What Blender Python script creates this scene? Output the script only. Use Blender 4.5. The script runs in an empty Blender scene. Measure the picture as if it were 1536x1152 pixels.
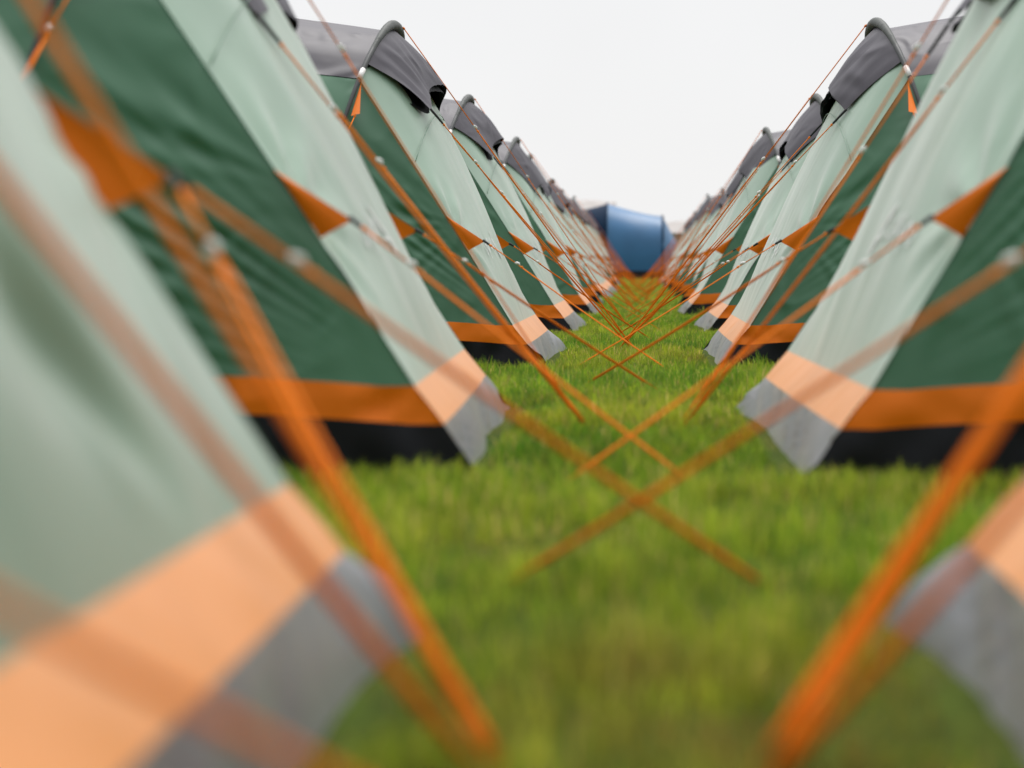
import bpy, math, random
import numpy as np
from mathutils import Vector, Matrix

random.seed(4)
S = bpy.context.scene
COL = S.collection
R = math.radians

# ------------------------------------------------------------------ camera
CAM_H = 0.58
cd = bpy.data.cameras.new('camera')
cam = bpy.data.objects.new('camera', cd)
COL.objects.link(cam)
cd.sensor_width = 36.0
cd.lens = 70.0
cam.location = (0.0, 0.0, CAM_H)
cam.rotation_euler = (R(90 - 3.467), 0.0, R(3.671))
cd.clip_start = 0.05
cd.clip_end = 3000.0
cd.dof.use_dof = True
cd.dof.focus_distance = 13.0
cd.dof.aperture_fstop = 1.75
cd.dof.aperture_blades = 0
S.camera = cam

# ------------------------------------------------------------------ overcast sky
SUN_EL, SUN_ROT = R(62), R(8)
w = bpy.data.worlds.new('World')
S.world = w
w.use_nodes = True
nt = w.node_tree
for n in list(nt.nodes):
    nt.nodes.remove(n)
out = nt.nodes.new('ShaderNodeOutputWorld')
sky = nt.nodes.new('ShaderNodeTexSky')
sky.sky_type = 'NISHITA'
sky.sun_disc = False
sky.sun_elevation = SUN_EL
sky.sun_rotation = SUN_ROT
bg1 = nt.nodes.new('ShaderNodeBackground')
bg1.inputs['Strength'].default_value = 0.10
nt.links.new(sky.outputs['Color'], bg1.inputs['Color'])
# the cloud deck: white, brighter overhead than at the horizon
tc = nt.nodes.new('ShaderNodeTexCoord')
sep = nt.nodes.new('ShaderNodeSeparateXYZ')
nt.links.new(tc.outputs['Generated'], sep.inputs[0])
cr = nt.nodes.new('ShaderNodeValToRGB')
cr.color_ramp.elements[0].position = 0.0
cr.color_ramp.elements[0].color = (0.92, 0.915, 0.915, 1)
cr.color_ramp.elements[1].position = 1.0
cr.color_ramp.elements[1].color = (2.6, 2.6, 2.65, 1)
e = cr.color_ramp.elements.new(0.22)
e.color = (0.925, 0.925, 0.93, 1)
nt.links.new(sep.outputs['Z'], cr.inputs[0])
bg2 = nt.nodes.new('ShaderNodeBackground')
bg2.inputs['Strength'].default_value = 1.0
# the deck is thinner towards the sun, heavier behind the camera, with faint cloud tone
my = nt.nodes.new('ShaderNodeMapRange')
my.inputs['From Min'].default_value = -0.7; my.inputs['From Max'].default_value = 0.45
my.inputs['To Min'].default_value = 0.42; my.inputs['To Max'].default_value = 1.0
nt.links.new(sep.outputs['Y'], my.inputs['Value'])
cn = nt.nodes.new('ShaderNodeTexNoise'); cn.inputs['Scale'].default_value = 3.5; cn.inputs['Detail'].default_value = 4
nt.links.new(tc.outputs['Generated'], cn.inputs['Vector'])
mc = nt.nodes.new('ShaderNodeMapRange')
mc.inputs['From Min'].default_value = 0.3; mc.inputs['From Max'].default_value = 0.7
mc.inputs['To Min'].default_value = 0.965; mc.inputs['To Max'].default_value = 1.025
nt.links.new(cn.outputs['Fac'], mc.inputs['Value'])
mm = nt.nodes.new('ShaderNodeMath'); mm.operation = 'MULTIPLY'
nt.links.new(my.outputs[0], mm.inputs[0]); nt.links.new(mc.outputs[0], mm.inputs[1])
sc_ = nt.nodes.new('ShaderNodeVectorMath'); sc_.operation = 'SCALE'
nt.links.new(cr.outputs['Color'], sc_.inputs[0]); nt.links.new(mm.outputs[0], sc_.inputs['Scale'])
nt.links.new(sc_.outputs[0], bg2.inputs['Color'])
mixw = nt.nodes.new('ShaderNodeMixShader')
mixw.inputs[0].default_value = 0.96
nt.links.new(bg1.outputs[0], mixw.inputs[1])
nt.links.new(bg2.outputs[0], mixw.inputs[2])
nt.links.new(mixw.outputs[0], out.inputs['Surface'])

sd = bpy.data.lights.new('sun', 'SUN')
sd.energy = 1.5
sd.angle = R(25)
sd.color = (1.0, 0.97, 0.93)
sun = bpy.data.objects.new('sun', sd)
COL.objects.link(sun)
sun.rotation_euler = (-(math.pi / 2 - SUN_EL), 0, -SUN_ROT)

vs = S.view_settings
vs.view_transform = 'Standard'
vs.look = 'None'
vs.exposure = 0.0
vs.gamma = 1.0
S.cycles.use_denoising = True
S.render.filter_size = 1.0
S.cycles.max_bounces = 6
S.cycles.transparent_max_bounces = 4
S.cycles.caustics_reflective = False
S.cycles.caustics_refractive = False

# ------------------------------------------------------------------ materials
def newmat(name):
    m = bpy.data.materials.new(name)
    m.use_nodes = True
    b = m.node_tree.nodes['Principled BSDF']
    return m, m.node_tree, b

def srgb(r, g, b):
    f = lambda c: (c / 255 / 12.92) if c / 255 <= .04045 else ((c / 255 + .055) / 1.055) ** 2.4
    return (f(r), f(g), f(b), 1.0)

def fabric(name, col, rough=0.42, ior=1.5, bump=0.5, var=0.12, scale=1.0, transl=0.0, crumple=1.0, spec=0.5, stretch=(1, 1, 1), sheen=0.0):
    """coated tent cloth: slight colour drift, ripstop grain and small crumples, a satin gloss"""
    m, t, b = newmat(name)
    N, L = t.nodes, t.links
    co = N.new('ShaderNodeTexCoord')
    oi = N.new('ShaderNodeObjectInfo')
    add = N.new('ShaderNodeVectorMath'); add.operation = 'ADD'
    L.new(co.outputs['Object'], add.inputs[0])
    mulr = N.new('ShaderNodeVectorMath'); mulr.operation = 'SCALE'
    mulr.inputs[0].default_value = (37.0, 19.0, 11.0)
    L.new(oi.outputs['Random'], mulr.inputs['Scale'])
    L.new(mulr.outputs[0], add.inputs[1])
    mp = N.new('ShaderNodeMapping')
    mp.inputs['Scale'].default_value = stretch
    L.new(add.outputs[0], mp.inputs[0])
    n1 = N.new('ShaderNodeTexNoise'); n1.inputs['Scale'].default_value = 1.3 * scale; n1.inputs['Detail'].default_value = 3
    L.new(add.outputs[0], n1.inputs['Vector'])
    hv = N.new('ShaderNodeHueSaturation')
    hv.inputs['Color'].default_value = col
    mr = N.new('ShaderNodeMapRange')
    mr.inputs['From Min'].default_value = 0.3; mr.inputs['From Max'].default_value = 0.7
    mr.inputs['To Min'].default_value = 1 - var; mr.inputs['To Max'].default_value = 1 + var
    L.new(n1.outputs['Fac'], mr.inputs['Value'])
    L.new(mr.outputs[0], hv.inputs['Value'])
    L.new(hv.outputs[0], b.inputs['Base Color'])
    b.inputs['Roughness'].default_value = rough
    b.inputs['IOR'].default_value = ior
    b.inputs['Specular IOR Level'].default_value = spec
    b.inputs['Sheen Weight'].default_value = sheen
    b.inputs['Sheen Roughness'].default_value = 0.35
    # crumples
    n2 = N.new('ShaderNodeTexNoise'); n2.inputs['Scale'].default_value = 4.0 * scale
    n2.inputs['Detail'].default_value = 4; n2.inputs['Distortion'].default_value = 0.9
    n2.noise_type = 'RIDGED_MULTIFRACTAL'
    n2.inputs['Roughness'].default_value = 0.45
    L.new(mp.outputs[0], n2.inputs['Vector'])
    bp = N.new('ShaderNodeBump'); bp.inputs['Strength'].default_value = bump; bp.inputs['Distance'].default_value = 0.012 * crumple
    L.new(n2.outputs['Fac'], bp.inputs['Height'])
    n3 = N.new('ShaderNodeTexNoise'); n3.inputs['Scale'].default_value = 260; n3.inputs['Detail'].default_value = 1
    L.new(co.outputs['Object'], n3.inputs['Vector'])
    bp2 = N.new('ShaderNodeBump'); bp2.inputs['Strength'].default_value = 0.12; bp2.inputs['Distance'].default_value = 0.001
    L.new(n3.outputs['Fac'], bp2.inputs['Height'])
    L.new(bp.outputs[0], bp2.inputs['Normal'])
    L.new(bp2.outputs[0], b.inputs['Normal'])
    if transl > 0:
        tr = N.new('ShaderNodeBsdfTranslucent')
        L.new(hv.outputs[0], tr.inputs['Color'])
        mx = N.new('ShaderNodeMixShader'); mx.inputs[0].default_value = transl
        o = N['Material Output']
        L.new(b.outputs[0], mx.inputs[1]); L.new(tr.outputs[0], mx.inputs[2])
        L.new(mx.outputs[0], o.inputs['Surface'])
    return m

def plain(name, col, rough=0.5, metal=0.0, spec=0.5):
    m, t, b = newmat(name)
    N, L = t.nodes, t.links
    co = N.new('ShaderNodeTexCoord')
    n = N.new('ShaderNodeTexNoise'); n.inputs['Scale'].default_value = 25
    L.new(co.outputs['Object'], n.inputs['Vector'])
    hv = N.new('ShaderNodeHueSaturation'); hv.inputs['Color'].default_value = col
    mr = N.new('ShaderNodeMapRange'); mr.inputs['To Min'].default_value = .82; mr.inputs['To Max'].default_value = 1.18
    L.new(n.outputs['Fac'], mr.inputs['Value']); L.new(mr.outputs[0], hv.inputs['Value'])
    L.new(hv.outputs[0], b.inputs['Base Color'])
    b.inputs['Roughness'].default_value = rough
    b.inputs['Metallic'].default_value = metal
    b.inputs['Specular IOR Level'].default_value = spec
    return m

M = {}
M['green'] = fabric('dark_green_cloth', (0.055, 0.170, 0.090, 1), rough=0.38, bump=1.0, sheen=0.12, crumple=1.6)
M['pale'] = fabric('green_cloth_painted_sheen', (0.23, 0.345, 0.255, 1), rough=0.36, bump=0.6, stretch=(1.0, 1.0, 0.35), sheen=0.5)  # same green cloth; sky glare on the end wall lightened into the base colour
M['grey'] = fabric('grey_roof_cloth', (0.034, 0.028, 0.042, 1), rough=0.5, bump=1.0, crumple=1.8)
M['black'] = fabric('black_lining_cloth', (0.008, 0.009, 0.010, 1), rough=0.6, bump=0.4, spec=0.25)
M['orange'] = fabric('orange_cloth', (0.84, 0.185, 0.002, 1), rough=0.5, bump=0.4, var=0.08, spec=0.25)
M['peach'] = fabric('orange_cloth_painted_sheen', (0.78, 0.325, 0.105, 1), rough=0.38, bump=0.35, var=0.08)  # the orange band again, with its grazing sky reflection painted into the colour
M['flapdark'] = fabric('black_mud_flap_cloth', (0.006, 0.007, 0.010, 1), rough=0.5, bump=0.8, spec=0.2)
M['flapsheen'] = fabric('black_flap_painted_sheen', (0.115, 0.118, 0.132, 1), rough=0.30, bump=0.6, crumple=1.0, sheen=0.3)  # black flap cloth, greyed in the base colour to carry the sky's gloss
M['rope'] = plain('orange_guy_cord', (0.93, 0.22, 0.004, 1), rough=0.7, spec=0.2)
M['white'] = plain('white_plastic', (0.78, 0.76, 0.74, 1), rough=0.35)
M['pole'] = plain('grey_pole_sleeve', (0.03, 0.034, 0.034, 1), rough=0.5)
M['sleeve'] = fabric('grey_green_sleeve_cloth', (0.055, 0.062, 0.056, 1), rough=0.6, bump=0.6, scale=3)
M['strap'] = plain('black_webbing', (0.012, 0.012, 0.014, 1), rough=0.6)
M['print'] = plain('white_print', (0.75, 0.77, 0.75, 1), rough=0.45)
M['blue'] = fabric('blue_tent_cloth', (0.022, 0.135, 0.30, 1), rough=0.42, bump=0.3)
M['navy'] = fabric('navy_tent_cloth', (0.005, 0.022, 0.055, 1), rough=0.7, bump=0.3, spec=0.1)
M['canvas'] = fabric('white_marquee_canvas', (0.40, 0.37, 0.35, 1), rough=0.7, bump=0.2, spec=0.2)

# ground soil / turf
def turf_material():
    m, t, b = newmat('turf')
    N, L = t.nodes, t.links
    co = N.new('ShaderNodeTexCoord')
    n1 = N.new('ShaderNodeTexNoise'); n1.inputs['Scale'].default_value = 0.9; n1.inputs['Detail'].default_value = 4
    n2 = N.new('ShaderNodeTexNoise'); n2.inputs['Scale'].default_value = 28; n2.inputs['Detail'].default_value = 5
    L.new(co.outputs['Object'], n1.inputs['Vector']); L.new(co.outputs['Object'], n2.inputs['Vector'])
    c1 = N.new('ShaderNodeValToRGB')
    c1.color_ramp.elements[0].position = .35; c1.color_ramp.elements[0].color = (0.055, 0.10, 0.010, 1)
    c1.color_ramp.elements[1].position = .68; c1.color_ramp.elements[1].color = (0.13, 0.13, 0.016, 1)
    L.new(n1.outputs['Fac'], c1.inputs[0])
    c2 = N.new('ShaderNodeValToRGB')
    c2.color_ramp.elements[0].position = .3; c2.color_ramp.elements[0].color = (0.35, 0.35, 0.35, 1)
    c2.color_ramp.elements[1].position = .7; c2.color_ramp.elements[1].color = (1.15, 1.15, 1.1, 1)
    L.new(n2.outputs['Fac'], c2.inputs[0])
    mx = N.new('ShaderNodeMix'); mx.data_type = 'RGBA'; mx.blend_type = 'MULTIPLY'; mx.inputs[0].default_value = 1
    L.new(c1.outputs[0], mx.inputs[6]); L.new(c2.outputs[0], mx.inputs[7])
    L.new(mx.outputs[2], b.inputs['Base Color'])
    b.inputs['Roughness'].default_value = .95
    b.inputs['Specular IOR Level'].default_value = .1
    bp = N.new('ShaderNodeBump'); bp.inputs['Strength'].default_value = .8; bp.inputs['Distance'].default_value = .02
    L.new(n2.outputs['Fac'], bp.inputs['Height']); L.new(bp.outputs[0], b.inputs['Normal'])
    return m

def blade_material():
    m, t, b = newmat('grass_blades')
    N, L = t.nodes, t.links
    at = N.new('ShaderNodeAttribute'); at.attribute_name = 'tint'
    L.new(at.outputs['Color'], b.inputs['Base Color'])
    b.inputs['Roughness'].default_value = .55
    b.inputs['Specular IOR Level'].default_value = .3
    tr = N.new('ShaderNodeBsdfTranslucent'); L.new(at.outputs['Color'], tr.inputs['Color'])
    mx = N.new('ShaderNodeMixShader'); mx.inputs[0].default_value = .5
    o = N['Material Output']
    L.new(b.outputs[0], mx.inputs[1]); L.new(tr.outputs[0], mx.inputs[2]); L.new(mx.outputs[0], o.inputs['Surface'])
    return m

# ------------------------------------------------------------------ mesh helpers
def link(name, verts, faces, mat, parent=None, smooth=True):
    me = bpy.data.meshes.new(name)
    me.from_pydata([tuple(map(float, v)) for v in verts], [], faces)
    me.materials.append(mat)
    if smooth:
        me.polygons.foreach_set('use_smooth', [True] * len(me.polygons))
    me.update()
    o = bpy.data.objects.new(name, me)
    COL.objects.link(o)
    if parent is not None:
        o.parent = parent
    return o

def grid(name, P, mat, parent=None):
    nu, nv, _ = P.shape
    faces = [(i * nv + j, i * nv + j + 1, (i + 1) * nv + j + 1, (i + 1) * nv + j) for i in range(nu - 1) for j in range(nv - 1)]
    return link(name, P.reshape(-1, 3), faces, mat, parent)

def tube_geo(path, radii, n=8, verts=None, faces=None):
    """append a swept tube (with end caps) to verts/faces"""
    if verts is None:
        verts, faces = [], []
    path = [Vector(p) for p in path]
    base = len(verts)
    ref = Vector((0.0, 0.0, 1.0))
    for i, p in enumerate(path):
        a = path[max(i - 1, 0)]; c = path[min(i + 1, len(path) - 1)]
        tdir = (c - a).normalized()
        r0 = ref if abs(tdir.dot(ref)) < .95 else Vector((0, 1, 0))
        s = tdir.cross(r0).normalized(); q = s.cross(tdir)
        rr = radii[i] if hasattr(radii, '__len__') else radii
        for k in range(n):
            an = 2 * math.pi * k / n
            verts.append(p + rr * (math.cos(an) * s + math.sin(an) * q))
    for i in range(len(path) - 1):
        for k in range(n):
            faces.append((base + i * n + k, base + i * n + (k + 1) % n, base + (i + 1) * n + (k + 1) % n, base + (i + 1) * n + k))
    faces.append(tuple(base + k for k in reversed(range(n))))
    faces.append(tuple(base + (len(path) - 1) * n + k for k in range(n)))
    return verts, faces

def tube(name, path, radii, mat, parent=None, n=8):
    v, f = tube_geo(path, radii, n)
    return link(name, v, f, mat, parent)

def empty(name, loc, rz=0.0):
    o = bpy.data.objects.new(name, None)
    o.empty_display_size = .2
    COL.objects.link(o)
    o.location = loc
    o.rotation_euler = (0, 0, rz)
    return o

def tag(o, label=None, cat=None, group=None, kind=None):
    if label: o['label'] = label
    if cat: o['category'] = cat
    if group: o['group'] = group
    if kind: o['kind'] = kind
    return o

# ------------------------------------------------------------------ ground
def build_ground():
    n = 61
    # denser near the aisle, one sheet out to the horizon
    ax = np.sign(np.linspace(-1, 1, n)) * np.abs(np.linspace(-1, 1, n)) ** 3 * 900
    P = np.zeros((n, n, 3))
    P[..., 0] = ax[:, None]; P[..., 1] = ax[None, :] + 20
    g = grid('grass_ground', P, turf_material())
    tag(g, kind='structure')
build_ground()

# ------------------------------------------------------------------ the tunnel tent
W, Z, LEAN, ZC, ZB, ZF = 1.30, 1.97, 0.25, 1.62, 0.24, 0.135
UB, UF, UG = 0.80, 0.885, 1.0        # end wall: band top, band foot, ground edge
WB, WF, WG = 1.20, 1.215, 1.235
UEND = -4.4
def rise(b):
    return 1 + .13 * np.sin(np.pi * np.clip(b * .95, 0, 1)) ** 1.0
T0 = math.asin((ZC / Z) ** 1.3)

def arch_z(z):
    """half width of the hoop at height z"""
    return W * np.maximum(1 - (np.asarray(z) / Z) ** 2.6, 0) ** (1 / 2.2)

def arch_t(t):
    """hoop point (v, z) at parameter t in 0..pi"""
    c, s = np.cos(t), np.sin(t)
    return -np.sign(c) * W * np.abs(c) ** (2 / 2.2), Z * np.abs(s) ** (2 / 2.6)

def sines(rng, a, k, fmin, fmax, n=5):
    o = np.zeros_like(a)
    for _ in range(n):
        f = rng.uniform(fmin, fmax)
        o += np.sin(2 * np.pi * (f * a + rng.uniform(0, 1)) + k * rng.uniform(-1, 1))
    return o / n

def ridge(x):
    return 1 - np.abs(x) * 2

def make_tent(sg, yc, edge, seed, level, hoodpeg, nearpeg, farpeg, name_label, group, yaw=0.0, fold=None, droop=0.0, deep=0.0):
    UB, UF, UG = 0.80 + deep, 0.885 + deep, 1.0 + deep
    cr = .0047 if yc < 3 else (.0032 if yc < 8 else (.0028 if yc < 20 else .0036))
    """sg=+1: end wall faces +X (left row); sg=-1 mirrored. level 2 near, 1 mid, 0 far"""
    rng = np.random.default_rng(seed)
    xa = -sg * (edge + UG)
    root = empty('tunnel_tent', (xa, yc, 0), yaw)
    tag(root, name_label, 'tent', group)
    ca, sa = math.cos(-yaw), math.sin(-yaw)
    def L(u, v, z):
        return np.stack(np.broadcast_arrays(sg * np.asarray(u, float), np.asarray(v, float), np.asarray(z, float)), -1)
    def Lp(u, v, z):
        return Vector((sg * u, v, z))
    def world(x, y, z):
        dx, dy = x - xa, y - yc
        return Vector((ca * dx - sa * dy, sa * dx + ca * dy, z))
    NU = (14, 40, 84)[level]; NV = (12, 36, 72)[level]

    # end wall surface: q 0 top (hoop) .. 1 foot (band top), s -1 near .. +1 far
    def end_surf(q, s):
        t = math.pi / 2 - s * (math.pi / 2 - T0)
        v0, z0 = arch_t(t)
        v0 = -v0 * -1
        v0 = np.sign(s) * np.abs(v0)
        u0 = -LEAN * (Z - z0) - 0.005
        u1, v1, z1 = UB, WB * s, ZB
        bow = np.sin(np.pi * q) * (0.010 + 0.045 * (1 - s * s))
        return u0 + (u1 - u0) * q + bow * .8, v0 + (v1 - v0) * q ** .9, z0 + (z1 - z0) * q + bow * .45
    q, s = np.meshgrid(np.linspace(0, 1, NU), np.linspace(-1, 1, NV), indexing='ij')
    u, v, z = end_surf(q, s)
    env = np.sin(np.pi * np.clip(s * .5 + .5, 0, 1)) ** .6
    x1 = sines(rng, s + .15 * np.sin(3 * q + rng.uniform(0, 6)), 2.2 * q, 1.2, 3.4, 5)
    x2 = sines(rng, s * (1.4 - .5 * q), 3.0 * q, 3.5, 8.0, 6)
    d = .016 * x1 * env + .009 * ridge(x2) * env * (.35 + .65 * np.abs(2 * q - 1))
    if fold:
        for (s0, q0, s1, q1, wd, am) in fold:
            L2 = (s1 - s0) ** 2 + (q1 - q0) ** 2
            tt = np.clip(((s - s0) * (s1 - s0) + (q - q0) * (q1 - q0)) / L2, 0, 1)
            dist = np.hypot(s - s0 - tt * (s1 - s0), q - q0 - tt * (q1 - q0))
            d -= am * np.exp(-(dist / wd) ** 2) * np.sin(np.pi * np.clip(tt, .02, .98)) ** .5
    for s0 in (-1, 1):      # pull lines at the guy tabs
        ds_, dq_ = (s - s0 * .98) * 1.2, (q - .66) * 1.7
        an_ = np.arctan2(dq_, -s0 * ds_); r_ = np.hypot(ds_, dq_)
        d = d + .011 * np.sin(an_ * 9 + seed) * np.exp(-((r_ - .22) / .2) ** 2)
    d = d * (1 - q ** 8)
    u = u + d * .85; z = z + d * .5 * np.sin(np.pi * q)
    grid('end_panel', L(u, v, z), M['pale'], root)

    # side triangles between hoop and end seam, tunnel sides, roof
    for sd in (-1, 1):
        nu = NU if sd == -1 else max(10, NU // 3)
        nv = NV if sd == -1 else max(8, NV // 3)
        a, b = np.meshgrid(np.linspace(0, 1, nu), np.linspace(0, 1, nv), indexing='ij')   # a: top->foot, b: hoop->seam
        zz = ZC + (ZB - ZC) * a
        uh, wh = -LEAN * (Z - zz), arch_z(zz)
        us, vs_, zs = end_surf(a, np.full_like(a, 1.0))
        u = uh + (us - uh) * b; wv = wh + (np.abs(vs_) - wh) * b; z = zz + (zs - zz) * b
        sag = -0.035 * np.sin(np.pi * b) * np.sin(np.pi * a) ** .5
        # folds fan out from the pegged foot corner and from the guy tab
        th = np.arctan2(z - ZB + .10, UB + .18 - u); rr = np.hypot(z - ZB, UB - u)
        f1 = ridge(sines(rng, th * 1.5, rr * .5, 2.5, 7.5, 6)) * np.clip(rr, 0, .9)
        th2 = np.arctan2(z - .78, .55 - u); r2 = np.hypot(z - .78, .55 - u)
        f2 = sines(rng, th2, r2 * .8, 2.0, 4.6, 5) * np.exp(-((r2 - .45) / .35) ** 2)
        lowz = np.clip(1.35 - z, 0.12, 1)
        envb = np.sin(np.pi * np.clip(b, 0, 1)) ** .5 * np.sin(np.pi * np.clip(a, 0, 1)) ** .35
        dd = sag + envb * (.026 * f1 * lowz + .014 * f2)
        grid('side_panel', L(u, sd * (wv + dd), z), M['green'], root)
        # tunnel side
        qn = (8, 16, 26)[level] if sd == -1 else 10
        a, b = np.meshgrid(np.linspace(0, 1, max(8, nu // 2)), np.linspace(0, 1, qn), indexing='ij')
        zz = ZC + (ZB - ZC) * a
        uh, wh = -LEAN * (Z - zz), arch_z(zz)
        u = uh + (UEND - uh) * b
        pinch = 1 - .045 * np.sin(2 * np.pi * b) ** 2
        wrk = .012 * sines(rng, b * 3 + a, a * 4, 1, 4, 5)
        grid('tunnel_panel', L(u, sd * (wh * pinch + wrk * np.sin(np.pi * b)), ZB + (zz - ZB) * rise(b)), M['green'], root)
        # orange band and black mud flap along the long side
        kn = (12, 40, 90)[level]
        k = np.linspace(0, 1, kn) ** 1.3
        ut = UB + (UEND - UB) * k
        wt = np.interp(ut, [UEND, -.44, UB], [arch_z(ZB), arch_z(ZB), WB])
        uf = UF + (UEND - UF) * k
        wt = wt + .005
        zl = .045 * np.clip((UB - .1 - ut) / .7, 0, 1) ** .8
        wf = wt + .015 + .006 * sines(rng, k * 8, k, 1, 4, 4)
        ug = UG - .01 + (UEND - UG) * k
        wg = wf + .02 + .02 * sines(rng, k * 6, k, 1, 4, 4)
        for nm, mt, e0, e1 in (('skirt_band', 'orange', (ut, wt, ZB + zl), (uf, wf, ZF + zl)),
                               ('mud_flap', 'flapdark', (uf, wf, ZF + zl), (ug, wg, np.full_like(k, -.01)))):
            rr_ = np.linspace(0, 1, 5)[:, None]
            lift = .022 * np.sin(np.pi * rr_) * (ridge(sines(rng, (ut[None, :] + .18 * rr_) * 1.3, rr_ * 1.5, 1, 4, 5)) - .55)
            P = L(e0[0] + (e1[0] - e0[0]) * rr_, sd * (e0[1] + (e1[1] - e0[1]) * rr_ + lift), e0[2] + (e1[2] - e0[2]) * rr_)
            grid(nm, P, M[mt], root)
        # guy tab on the seam
        ta, tb = (.545, .70) if sd == 1 else (.565, .705)
        pa = [float(x) for x in end_surf(np.array(ta), np.array(float(sd)))]
        pb = [float(x) for x in end_surf(np.array(tb), np.array(float(sd)))]
        tip = (pb[0] + .10, pb[1] + sd * .035, pb[2] + .05)
        low = (pb[0] + .005, pb[1], pb[2] - .0)
        def mix(p, q_, f): return [p[i] + (q_[i] - p[i]) * f for i in range(3)]
        rows = []
        for f in np.linspace(0, 1, 7):
            e_in = mix(pa, low, f); e_out = mix(pa, tip, min(1, f * 1.0))
            rows.append([[x + (.012 * math.sin(math.pi * g) if i == 1 else 0) * sd for i, x in enumerate(mix(e_in, e_out, g))] for g in np.linspace(0, 1, 5)])
        P = np.array(rows); P[..., 0] *= sg
        grid('guy_tab', P, M['orange'], root)
        peg = nearpeg if sd == -1 else farpeg
        tp = Vector((sg * tip[0], tip[1], tip[2]))
        if peg is not None:
            guy_rope(root, tp, world(peg[0], peg[1], .005), .15, strap=.03, r=cr)
        if yc < 3 and sd == 1:
            guy_rope(root, tp, world(hoodpeg[0], hoodpeg[1] - .02, .005), .12, strap=.03, r=.0042)
        # narrow tab on the hoop with its own side guy
        hz = 1.55
        def hp(zv, off=0.0, du=0.0): return (sg * (-LEAN * (Z - zv) + du), sd * (float(arch_z(zv)) + off), zv)
        a0, a1, a2 = hp(1.60, .012, .015), hp(1.40, .03, .03), hp(1.415, .03, .075)
        P = np.array([[[a0[i] + (a1[i] - a0[i]) * f for i in range(3)], [a0[i] + ((a1[i] + a2[i]) / 2 - a0[i]) * f + (.012 * f * sd if i == 1 else 0) for i in range(3)], [a0[i] + (a2[i] - a0[i]) * f for i in range(3)]] for f in np.linspace(0.02, 1, 6)])
        grid('pole_tab', P, M['orange'], root)
        st = Vector([(a1[i] + a2[i]) / 2 for i in range(3)])
        guy_rope(root, st, Vector((sg * -.55, sd * 2.15, .005)), .12, strap=0, r=cr)

    # roof over the ridge
    rn = (12, 20, 36)[level]
    tt, b = np.meshgrid(np.linspace(T0, math.pi - T0, rn), np.linspace(0, 1, (8, 14, 24)[level]), indexing='ij')
    vv, zz = arch_t(tt)
    uh = -LEAN * (Z - zz)
    u = uh + (UEND - uh) * b
    pin = 1 - .03 * np.sin(2 * np.pi * b) ** 2
    wr = 1 + .004 * sines(rng, tt * 2 + b, b * 4, 1, 3, 4)
    grid('roof', L(u, vv * pin, ZB + (zz * wr - ZB) * rise(b) + .004), M['grey'], root)
    # back wall
    tt, b = np.meshgrid(np.linspace(.12, math.pi - .12, 15), np.linspace(0, 1, 6), indexing='ij')
    vv, zz = arch_t(tt)
    grid('back_panel', L(UEND - .9 * b * (zz / Z), vv * (1 - .12 * b), zz * (1 - b)), M['green'], root)

    # end band and end mud flap
    sgrid = np.linspace(-1, 1, (9, 25, 61)[level])
    rr_ = np.linspace(0, 1, 7)[:, None]
    w1 = .007 * sines(rng, sgrid * 3, sgrid, 1, 3, 5)[None, :]
    bow = .022 * (1 - sgrid ** 2)[None, :]
    P = L(UB + (UF - UB) * rr_ + w1 * np.sin(np.pi * rr_) + bow * .3 * rr_, (WB + (WF - WB) * rr_) * sgrid[None, :], ZB + (ZF - ZB) * rr_)
    # the first row must meet the panel foot
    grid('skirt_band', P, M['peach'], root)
    w2 = sines(rng, sgrid, sgrid, .25, 1.1, 4)[None, :]
    w3 = ridge(sines(rng, (sgrid[None, :] + .35 * rr_) * 1.0, rr_ * 2.0, .8, 3.2, 5))
    edge_u = UG - UF + .016 * w2 + (.045 * np.abs(sgrid) ** 7 - .035)[None, :]
    P = L(UF + edge_u * rr_ + (.022 * w3 - .01) * np.sin(np.pi * rr_) + bow * .3 * (1 - rr_), (WF + (WG - WF + .01) * rr_) * sgrid[None, :],
          ZF + (-.012 - ZF) * rr_ + (.018 * w2 * np.sin(np.pi * rr_ * .9)))
    grid('mud_flap', P, M['flapsheen'], root)

    # stitched seams
    for sd in (-1, 1):
        qq = np.linspace(0, 1, 12)
        pts = [end_surf(np.array(x), np.array(float(sd))) for x in qq]
        tube('seam', [Lp(float(p[0]) + .001, float(p[1]) + sd * .003, float(p[2])) for p in pts], .0020, M['green'], root, 5)
    if level > 0:
        sl = np.linspace(-1, 1, 24)
        pts = [end_surf(np.array(.30 + .05 * x * x), np.array(x)) for x in sl]
        tube('seam', [Lp(float(p[0]) + .014, float(p[1]), float(p[2]) + .008) for p in pts], .0022, M['green'], root, 5)

    # hoop pole in its sleeve, padded at the crown
    ts = np.linspace(.06, math.pi - .06, (24, 40, 60)[level])
    pts, rad = [], []
    for t in ts:
        vv, zz = arch_t(np.array(t))
        k = math.exp(-((t - math.pi / 2) / .42) ** 2)
        pts.append(Lp(-LEAN * (Z - float(zz)) + .012 * k, float(vv) * 1.012, float(zz) + .012 + .022 * k))
        rad.append(.010 + .008 * math.exp(-((t - math.pi / 2) / .75) ** 4))
    tube('pole', pts, rad, M['pole'], root, 8)
    ts = np.linspace(math.pi / 2 - .55, math.pi / 2 + .55, 18)
    pts, rad = [], []
    for i, t in enumerate(ts):
        vv, zz = arch_t(np.array(t))
        k = math.sin(math.pi * (i + .4) / 17.8)
        pts.append(Lp(-LEAN * (Z - float(zz)) + .016 * k, float(vv) * 1.012, float(zz) + .012 + .035 * k))
        rad.append(.011 + .020 * max(k, 0) ** 1.4)
    tube('pole_sleeve', pts, rad, M['sleeve'], root, 10)
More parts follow.
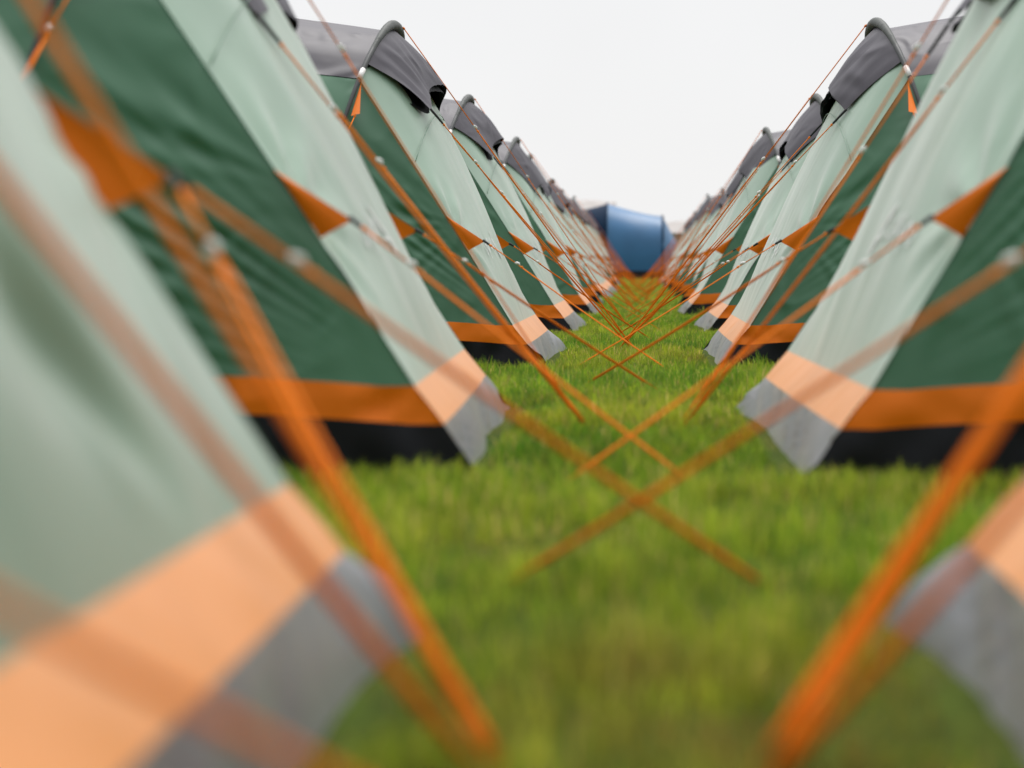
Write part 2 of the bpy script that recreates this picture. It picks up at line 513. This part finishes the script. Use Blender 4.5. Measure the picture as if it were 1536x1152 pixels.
    for sd in (-1, 1):
        pts = []
        for zv in (1.67, 1.64, 1.61):
            pts.append(Lp(-LEAN * (Z - zv), sd * (float(arch_z(zv)) * 1.012 + .004), zv + .01))
        tube('pole_clip', pts, .016, M['white'], root, 8)

    # rain hood over the head of the end wall
    hq, hs = np.meshgrid(np.linspace(0, 1, (8, 18, 30)[level]), np.linspace(-1, 1, (11, 25, 45)[level]), indexing='ij')
    th0 = math.asin((1.70 / Z) ** 1.3)
    vv, zz = arch_t(math.pi / 2 - hs * (math.pi / 2 - th0))
    v0 = np.sign(hs) * np.abs(vv); z0 = zz + .018; u0 = -LEAN * (Z - zz) + .012
    hw = .50 + rng.uniform(-.03, .05)
    dr = rng.uniform(-.03, .03) - .5 * droop
    v1 = hw * hs; z1 = 1.655 + dr - (.20 - .3 * droop) * np.abs(hs) ** 1.7; u1 = .285 + .1 * droop - .03 * np.abs(hs) + .03 * np.sin(hs * 5 + seed)
    g = 1 - hq
    swell = .03 * np.sin(np.pi * hq)
    fl = .014 * sines(rng, hs * 2.2, hq * 2, 1.0, 3.4, 5) * np.sin(np.pi * np.clip(hq, 0, .9) / .95) + .010 * ridge(sines(rng, hs * 3, hq * 3, 1, 3, 4)) * hq ** .5 * (1 - .5 * hq)
    u = u0 * g + u1 * hq + fl * .5 + swell * .4; v = v0 * g + v1 * hq; z = z0 * g + z1 * hq + fl + swell * .3
    hood = grid('rain_hood', L(u, v, z), M['grey'], root)
    grid('hood_lining_shade', L(u - .010 * hq - .004, v * .985, z - .012 - .03 * hq * (1 - np.abs(hs)) - .065 * np.abs(hs) ** 3 * np.sin(np.pi * hq) ** .6), M['black'], hood)  # black vent lining; its dropped edges also paint the shade under the hood
    for sd in (-1, 1):
        c = Lp(float(u[-1, 0 if sd < 0 else -1]), sd * hw, float(z[-1, 0 if sd < 0 else -1]))
        if hoodpeg is not None:
            guy_rope(root, c, world(hoodpeg[0] + rng.uniform(-.02, .02), hoodpeg[1] + sd * .05, .005), .20 + .05 * sd, strap=.11, r=cr)
    if hoodpeg is not None:
        guy_rope(root, Lp(.055, 0, Z + .045), world(hoodpeg[0], hoodpeg[1], .005), .34 + rng.uniform(-.05, .05), strap=0, r=cr)

    # printed emblem on the end wall
    if level > 0:
        strokes = [((-.08, .795), (-.245, .705), .020), ((-.10, .770), (-.20, .765), .010)]
        wave = [(-.21 - .40 * t_, .742 + .020 * math.sin(2 * math.pi * 4.5 * t_ + .6) + .006 * math.sin(9 * t_)) for t_ in np.linspace(0, 1, 37)]
        strokes += [(wave[i_], wave[i_ + 1], .011) for i_ in range(36)]
        strokes += [((-.36, .785), (-.40, .722), .010), ((-.50, .785), (-.535, .722), .010)]
        vtx, fcs = [], []
        for (s0, q0), (s1, q1), wd in strokes:
            ds, dq = (s1 - s0) * 1.15, (q1 - q0) * 1.7
            ln = math.hypot(ds, dq)
            ns, nq = -dq / ln / 1.15, ds / ln / 1.7
            base = len(vtx)
            for i in range(5):
                f = i / 4
                wid = wd
                for e_ in (-.5, .5):
                    ss = s0 + (s1 - s0) * f + ns * wid * e_; qq = q0 + (q1 - q0) * f + nq * wid * e_
                    # sit on the wrinkled cloth
                    fi = qq * (NU - 1); fj = (ss + 1) / 2 * (NV - 1)
                    i0, j0 = int(fi), int(fj)
                    pu = end_surf(np.array(qq), np.array(ss))
                    fu, fv = fi - i0, fj - j0
                    dl = (d[i0, j0] * (1 - fu) * (1 - fv) + d[i0 + 1, j0] * fu * (1 - fv) + d[i0, j0 + 1] * (1 - fu) * fv + d[i0 + 1, j0 + 1] * fu * fv)
                    vtx.append(Lp(float(pu[0]) + .85 * dl + .0045, float(pu[1]), float(pu[2]) + .5 * dl * math.sin(math.pi * qq) + .003))
            for i in range(4):
                a_ = base + 2 * i
                fcs.append((a_, a_ + 1, a_ + 3, a_ + 2))
        link('emblem', vtx, fcs, M['print'], root)
    return root

def guy_rope(root, a, b, frac, strap=0.0, r=.0034):
    """guy cord: single to the slider, doubled from there to the peg"""
    d = (b - a).normalized()
    sidev = d.cross(Vector((0, 0, 1))).normalized()
    if strap > 0:
        v, f = tube_geo([a - d * .012, a + d * strap], [.008, .006], 6)
        so = link('guy_strap', v, f, M['strap'], root)
        a = a + d * strap
    sp = a + (b - a) * frac
    sg_ = Vector((0, 0, (b - a).length * (.002 + .005 * ((abs(a.x * 37.7 + a.y * 91.3)) % 1))))
    v, f = [], []
    tube_geo([a, sp], r * 1.15, 6, v, f)
    for s in (-1, 1):
        pts = [sp, sp + (b - sp) * .1 + sidev * s * r * 1.7 - sg_ * .36, sp + (b - sp) * .3 + sidev * s * r * 1.7 - sg_ * .84, sp + (b - sp) * .5 + sidev * s * r * 1.7 - sg_,
               sp + (b - sp) * .7 + sidev * s * r * 1.7 - sg_ * .84, sp + (b - sp) * .92 + sidev * s * r * 1.7 - sg_ * .3, b]
        tube_geo(pts, r, 6, v, f)
    # knots
    for q in (a + d * .012, sp + d * .045):
        tube_geo([q - d * .010, q - d * .004, q + d * .004, q + d * .010], [.002, .0068, .0066, .002], 6, v, f)
    ro = link('guy_rope', v, f, M['rope'], root)
    up = sidev.cross(d)
    c = [sp + d * x + up * y for x, y in ((-.004, .0), (.006, .003), (.018, .007), (.030, .004))]
    sv, sf = tube_geo(c, [.004, .0085, .0085, .0035], 7)
    link('slider', sv, sf, M['white'], ro)
    return ro

# sg, centre y, ground edge from aisle middle, pegs (hood), (near tab), (far tab)
LG, RG = 'green tunnel tents of the left row', 'green tunnel tents of the right row'
rows = [
    (+1, 1.83, .34, 11, 2, (-.145, 2.19), (.10, 1.55), (.235, 3.50), 'blurred foreground tent cut by the left edge, pale end wall with broad peach band', LG, 0,
        [(.20, .80, .46, .965, .034, .06), (.05, .76, .30, .93, .05, .03)]),
    (+1, 6.66, .46, 12, 2, (-.19, 6.95), (.135, 5.25), (.09, 9.0), 'left row tent with its dark green side and orange band beside the blurred foreground one', LG, R(1.7), None, .4, .06),
    (+1, 12.15, .50, 13, 2, (-.02, 12.9), (.165, 10.65), (.12, 14.6), 'left row tent whose grey hood and padded pole crown stand complete against the sky', LG, 0, None),
    (+1, 17.4, .50, 14, 1, (-.10, 17.9), (.22, 16.3), (.15, 19.9), 'left row tent half hidden behind the one with the complete sharp grey hood', LG, 0, None),
    (-1, 1.97, .405, 21, 2, (.14, 2.2), (-.3, 1.05), (-.235, 3.55), 'blurred foreground tent at the right edge with only peach band and grey flap corner showing', RG, 0, None),
    (-1, 6.62, .40, 22, 2, (.15, 6.9), (-.20, 5.15), (-.27, 9.35), 'right row tent with large pale end wall, white emblem and crumpled grey flap', RG, R(1.2), None, .4),
    (-1, 12.2, .41, 23, 2, (-.15, 12.95), (-.37, 10.8), (-.25, 14.6), 'right row tent whose grey hood and white pole clip stand sharp against the sky', RG, 0, None),
    (-1, 17.5, .52, 24, 1, (.03, 18.0), (-.25, 16.4), (-.2, 19.8), 'right row tent just beyond the one with the sharp grey hood and white clip', RG, 0, None),
]
ORD = ['fifth', 'sixth', 'seventh', 'eighth', 'ninth', 'tenth', 'eleventh', 'twelfth']
rr = random.Random(9)
for i in range(8):
    for sg, gname, side in ((1, LG, 'left'), (-1, RG, 'right')):
        if sg > 0 and i > 6:
            continue
        yc = 22.9 + 5.42 * i + rr.uniform(-.3, .3) + (0 if sg > 0 else -.1)
        pgx = -sg * rr.uniform(-.03, .15)
        rows.append((sg, yc, .50 + rr.uniform(-.05, .05), 40 + i * 2 + (sg > 0), 1 if i < 2 else 0,
                     (pgx, yc + .6), (sg * rr.uniform(.1, .3), yc - 1.2), (sg * rr.uniform(.1, .25), yc + 2.4),
                     f'small distant green tent, {ORD[i]} from the camera along the {side} row', gname, R(rr.uniform(-3, 3)), None, rr.uniform(-.05, .22), rr.uniform(-.05, .1)))
for n_, a in enumerate(rows):
    t_ = make_tent(*a)
    if n_ > 7:
        t_.scale = (1, 1, rr.uniform(.98, 1.04))

# ------------------------------------------------------------------ blue tent closing the aisle, white marquees behind
def blue_tent():
    D = 72.0
    root = empty('blue_tent', (-.12, D, 0))
    tag(root, 'large blue tunnel tent standing across the far end of the aisle', 'tent')
    hoops = [(-3.2, 2.35, 1.9), (-1.06, 2.72, 2.1), (.92, 2.27, 1.9), (1.7, .9, 1.1)]
    def sec(i, n=14):
        (x0, h0, w0), (x1, h1, w1) = hoops[i], hoops[i + 1]
        t, b = np.meshgrid(np.linspace(0, math.pi, 25), np.linspace(0, 1, n), indexing='ij')
        h = h0 + (h1 - h0) * b - .06 * np.sin(np.pi * b); wd = w0 + (w1 - w0) * b - .05 * np.sin(np.pi * b)
        c, s = np.cos(t), np.sin(t)
        return np.stack([x0 + (x1 - x0) * b, -np.sign(c) * wd * np.abs(c) ** .8, h * np.abs(s) ** .75 + .02 * np.sin(9 * t + 4 * b) * np.sin(np.pi * b)], -1)
    grid('porch', sec(0), M['navy'], root)
    grid('body', sec(1), M['blue'], root)
    grid('rear_section', sec(2), M['blue'], root)
    for (x, h, wd) in hoops[:3]:
        t = np.linspace(0, math.pi, 25)
        tube('pole', [(x, -np.sign(math.cos(a)) * (wd + .02) * abs(math.cos(a)) ** .8, (h + .02) * abs(math.sin(a)) ** .75) for a in t], .035, M['navy'], root)
    k = np.linspace(0, 1, 12)
    xx = -3.2 + 4.9 * k; ww = np.interp(xx, [q[0] for q in hoops], [q[2] for q in hoops]) + .03
    grid('mud_flap', np.stack([np.stack([xx, -ww, np.full_like(k, .32)], -1), np.stack([xx, -ww - .05, np.full_like(k, 0)], -1)]), M['black'], root)
blue_tent()

def marquee(x0, x1, y, eave, ridge_h, label):
    root = empty('white_marquee', ((x0 + x1) / 2, y, 0))
    tag(root, label, 'marquee', None)
    hw = (x1 - x0) / 2; dp = 4.0
    k = np.linspace(-1, 1, 25)
    sag = .05 * np.cos(k * math.pi * 3)
    rf = np.stack([np.stack([hw * 1.02 * k, np.full_like(k, dpt), np.full_like(k, hh) + sag * (hh > eave)], -1)
                   for dpt, hh in ((-dp - .1, eave), (-dp * .5, (eave + ridge_h) / 2 - .06), (0, ridge_h), (dp * .5, (eave + ridge_h) / 2 - .06), (dp + .1, eave))])
    grid('roof', rf, M['canvas'], root)
    for yy in (-dp, dp):
        P = np.stack([np.stack([hw * k, yy + .03 * np.cos(k * 40), np.full_like(k, hh)], -1) for hh in (0, eave * .5, eave - .01)])
        grid('wall', P, M['canvas'], root)
    for xx in (-hw, hw):
        link('gable', [(xx, -dp, 0), (xx, dp, 0), (xx, dp, eave), (xx, 0, ridge_h), (xx, -dp, eave)], [(0, 1, 2, 3, 4)], M['canvas'], root, False)
marquee(-9.0, -1.2, 92, 2.6, 3.45, 'white marquee roof showing above the navy porch of the blue tent')
marquee(1.0, 9.0, 92, 1.9, 2.5, 'low pale marquee showing just right of the blue tent')

# ------------------------------------------------------------------ grass
def build_grass():
    rng = np.random.default_rng(77)
    tents = [(a[0], a[1], a[2]) for a in rows]
    def smooth(x, y, sc, seed):
        r2 = np.random.default_rng(seed); o = np.zeros_like(x)
        for _ in range(7):
            an = r2.uniform(0, 6.28); f = sc * r2.uniform(.5, 1.6)
            o += np.sin(f * (x * math.cos(an) + y * math.sin(an)) + r2.uniform(0, 6.28) + 1.3 * np.sin(f * .6 * (x * math.sin(an) - y * math.cos(an))))
        return o / 7
    zones = [  # x0,x1,y0,y1,density,height,width
        (-1.3, 1.3, 0.6, 6.5, 5200, .060, .0042),
        (-2.9, -1.3, 2.2, 5.6, 3200, .060, .0045), (1.3, 2.9, 2.2, 5.6, 3200, .060, .0045),
        (-1.2, 1.2, 6.5, 17.0, 6200, .056, .0042),
        (-2.8, -1.2, 7.6, 11.4, 2500, .058, .0045), (1.2, 2.8, 7.6, 11.4, 2500, .058, .0045),
        (-1.2, 1.2, 17.0, 32.0, 2200, .058, .007),
        (-1.3, 1.3, 32.0, 71.0, 600, .065, .013),
        (-6.0, 6.0, 0.6, 30.0, 130, .06, .008),
    ]
    Vs, Fs, Cs = [], [], []
    off = 0
    for (x0, x1, y0, y1, den, hh, ww) in zones:
        n = int((x1 - x0) * (y1 - y0) * den)
        x = rng.uniform(x0, x1, n); y = rng.uniform(y0, y1, n)
        if den > 1000:
            # loose taller tufts
            nt_ = int((x1 - x0) * (y1 - y0) * 3.2)
            cx, cy = rng.uniform(x0, x1, nt_), rng.uniform(y0, y1, nt_)
            m_ = 46
            x = np.concatenate([x, (cx[:, None] + rng.normal(0, .030, (nt_, m_))).ravel()])
            y = np.concatenate([y, (cy[:, None] + rng.normal(0, .035, (nt_, m_))).ravel()])
            tuft = np.concatenate([np.zeros(n), np.ones(nt_ * m_)])
            n = len(x)
        else:
            tuft = np.zeros(n)
        # clumping
        cl = smooth(x, y, 9.0, 5)
        keep = rng.uniform(-1.0, .9, n) < cl * 1.3 + .45
        near = np.zeros(n, bool)
        for sg, yc, ed in tents:
            xi = -sg * x
            inside = (np.abs(y - yc) < 1.24) & (xi > ed - .02) & (xi < 6.8)
            rim = (np.abs(y - yc) < 1.5) & (xi > ed - .16) & (xi < 6.8)
            keep &= ~inside
            near |= rim
        x, y, cl, near, tuft = x[keep], y[keep], cl[keep], near[keep], tuft[keep]
        n = len(x)
        big = smooth(x, y, 1.9, 8); mid = smooth(x, y, 6.0, 9); fine = smooth(x, y, 26.0, 41) + .6 * smooth(x, y, 48.0, 42)
        h = hh * rng.uniform(.45, 1.25, n) * np.clip(1 + .55 * mid + .4 * cl + .55 * fine, .3, 2) * np.where(near, .7, 1.0) * (1 + .55 * tuft)
        wd = ww * rng.uniform(.6, 1.3, n)
        an = rng.uniform(0, 2 * np.pi, n); lean = rng.uniform(.05, .75, n) * h
        la = an + rng.uniform(-.6, .6, n) + np.pi / 2
        px, py = np.cos(an) * wd / 2, np.sin(an) * wd / 2
        lx, ly = np.cos(la) * lean, np.sin(la) * lean
        z0 = np.full(n, -.004)
        V = np.zeros((n, 5, 3))
        V[:, 0] = np.stack([x - px, y - py, z0], -1); V[:, 1] = np.stack([x + px, y + py, z0], -1)
        mx, my, mz = x + lx * .35, y + ly * .35, h * .58
        V[:, 2] = np.stack([mx + px * .8, my + py * .8, mz], -1); V[:, 3] = np.stack([mx - px * .8, my - py * .8, mz], -1)
        V[:, 4] = np.stack([x + lx, y + ly, h * (1 - .25 * lean / h)], -1)
        idx = off + np.arange(n)[:, None] * 5
        Fs.append((idx, n))
        Vs.append(V.reshape(-1, 3)); off += n * 5
        # tint: greens, olive and straw in patches
        g1 = np.array([.12, .28, .020]); g2 = np.array([.40, .46, .038]); g3 = np.array([.64, .50, .15])
        f = np.clip(-.3 * tuft + (.45 + .75 * big + .55 * mid + .45 * fine) + rng.normal(0, .22, n), 0, 1)[:, None]
        col = g1 * (1 - f) + g2 * f
        straw = (rng.uniform(0, 1, n) < .07 + .16 * np.clip(big - .05, 0, 1))[:, None]
        col = np.where(straw, g3 * rng.uniform(.6, 1.2, (n, 1)), col) * rng.uniform(.75, 1.2, (n, 1))
        col = col * np.clip(.93 + .55 * fine + .25 * cl, .45, 1.35)[:, None]
        worn = np.exp(-(((x - .12) / .40) ** 2 + ((y - 2.4) / .50) ** 2)) + .55 * np.clip(smooth(x, y, 3.1, 31) - .25, 0, 1)
        worn = np.clip(worn * (.55 + 1.1 * smooth(x, y, 17.0, 12)), 0, .7)[:, None]
        col = col * (1 - worn) + np.array([.30, .21, .06]) * np.clip(.9 + .5 * fine, .4, 1.3)[:, None] * worn
        Cs.append(np.repeat(col, 5, axis=0))
    V = np.concatenate(Vs); C = np.concatenate(Cs)
    nb = len(V) // 5
    base = (np.arange(nb) * 5)[:, None]
    loops = np.concatenate([base + np.array([0, 1, 2, 3]), base + np.array([3, 2, 4])], axis=1).ravel()
    starts = np.stack([np.arange(nb) * 7, np.arange(nb) * 7 + 4], -1).ravel()
    me = bpy.data.meshes.new('grass')
    me.vertices.add(len(V)); me.vertices.foreach_set('co', V.ravel().astype(np.float32))
    me.loops.add(len(loops)); me.loops.foreach_set('vertex_index', loops.astype(np.int32))
    me.polygons.add(nb * 2); me.polygons.foreach_set('loop_start', starts.astype(np.int32))
    me.update(calc_edges=True)
    ca = me.color_attributes.new('tint', 'FLOAT_COLOR', 'POINT')
    ca.data.foreach_set('color', np.concatenate([C, np.ones((len(C), 1))], 1).ravel().astype(np.float32))
    me.materials.append(blade_material())
    o = bpy.data.objects.new('grass', me)
    COL.objects.link(o)
    tag(o, 'short green and straw flecked grass covering the aisle between the tents', 'grass', kind='stuff')
    print('blades', nb)
build_grass()
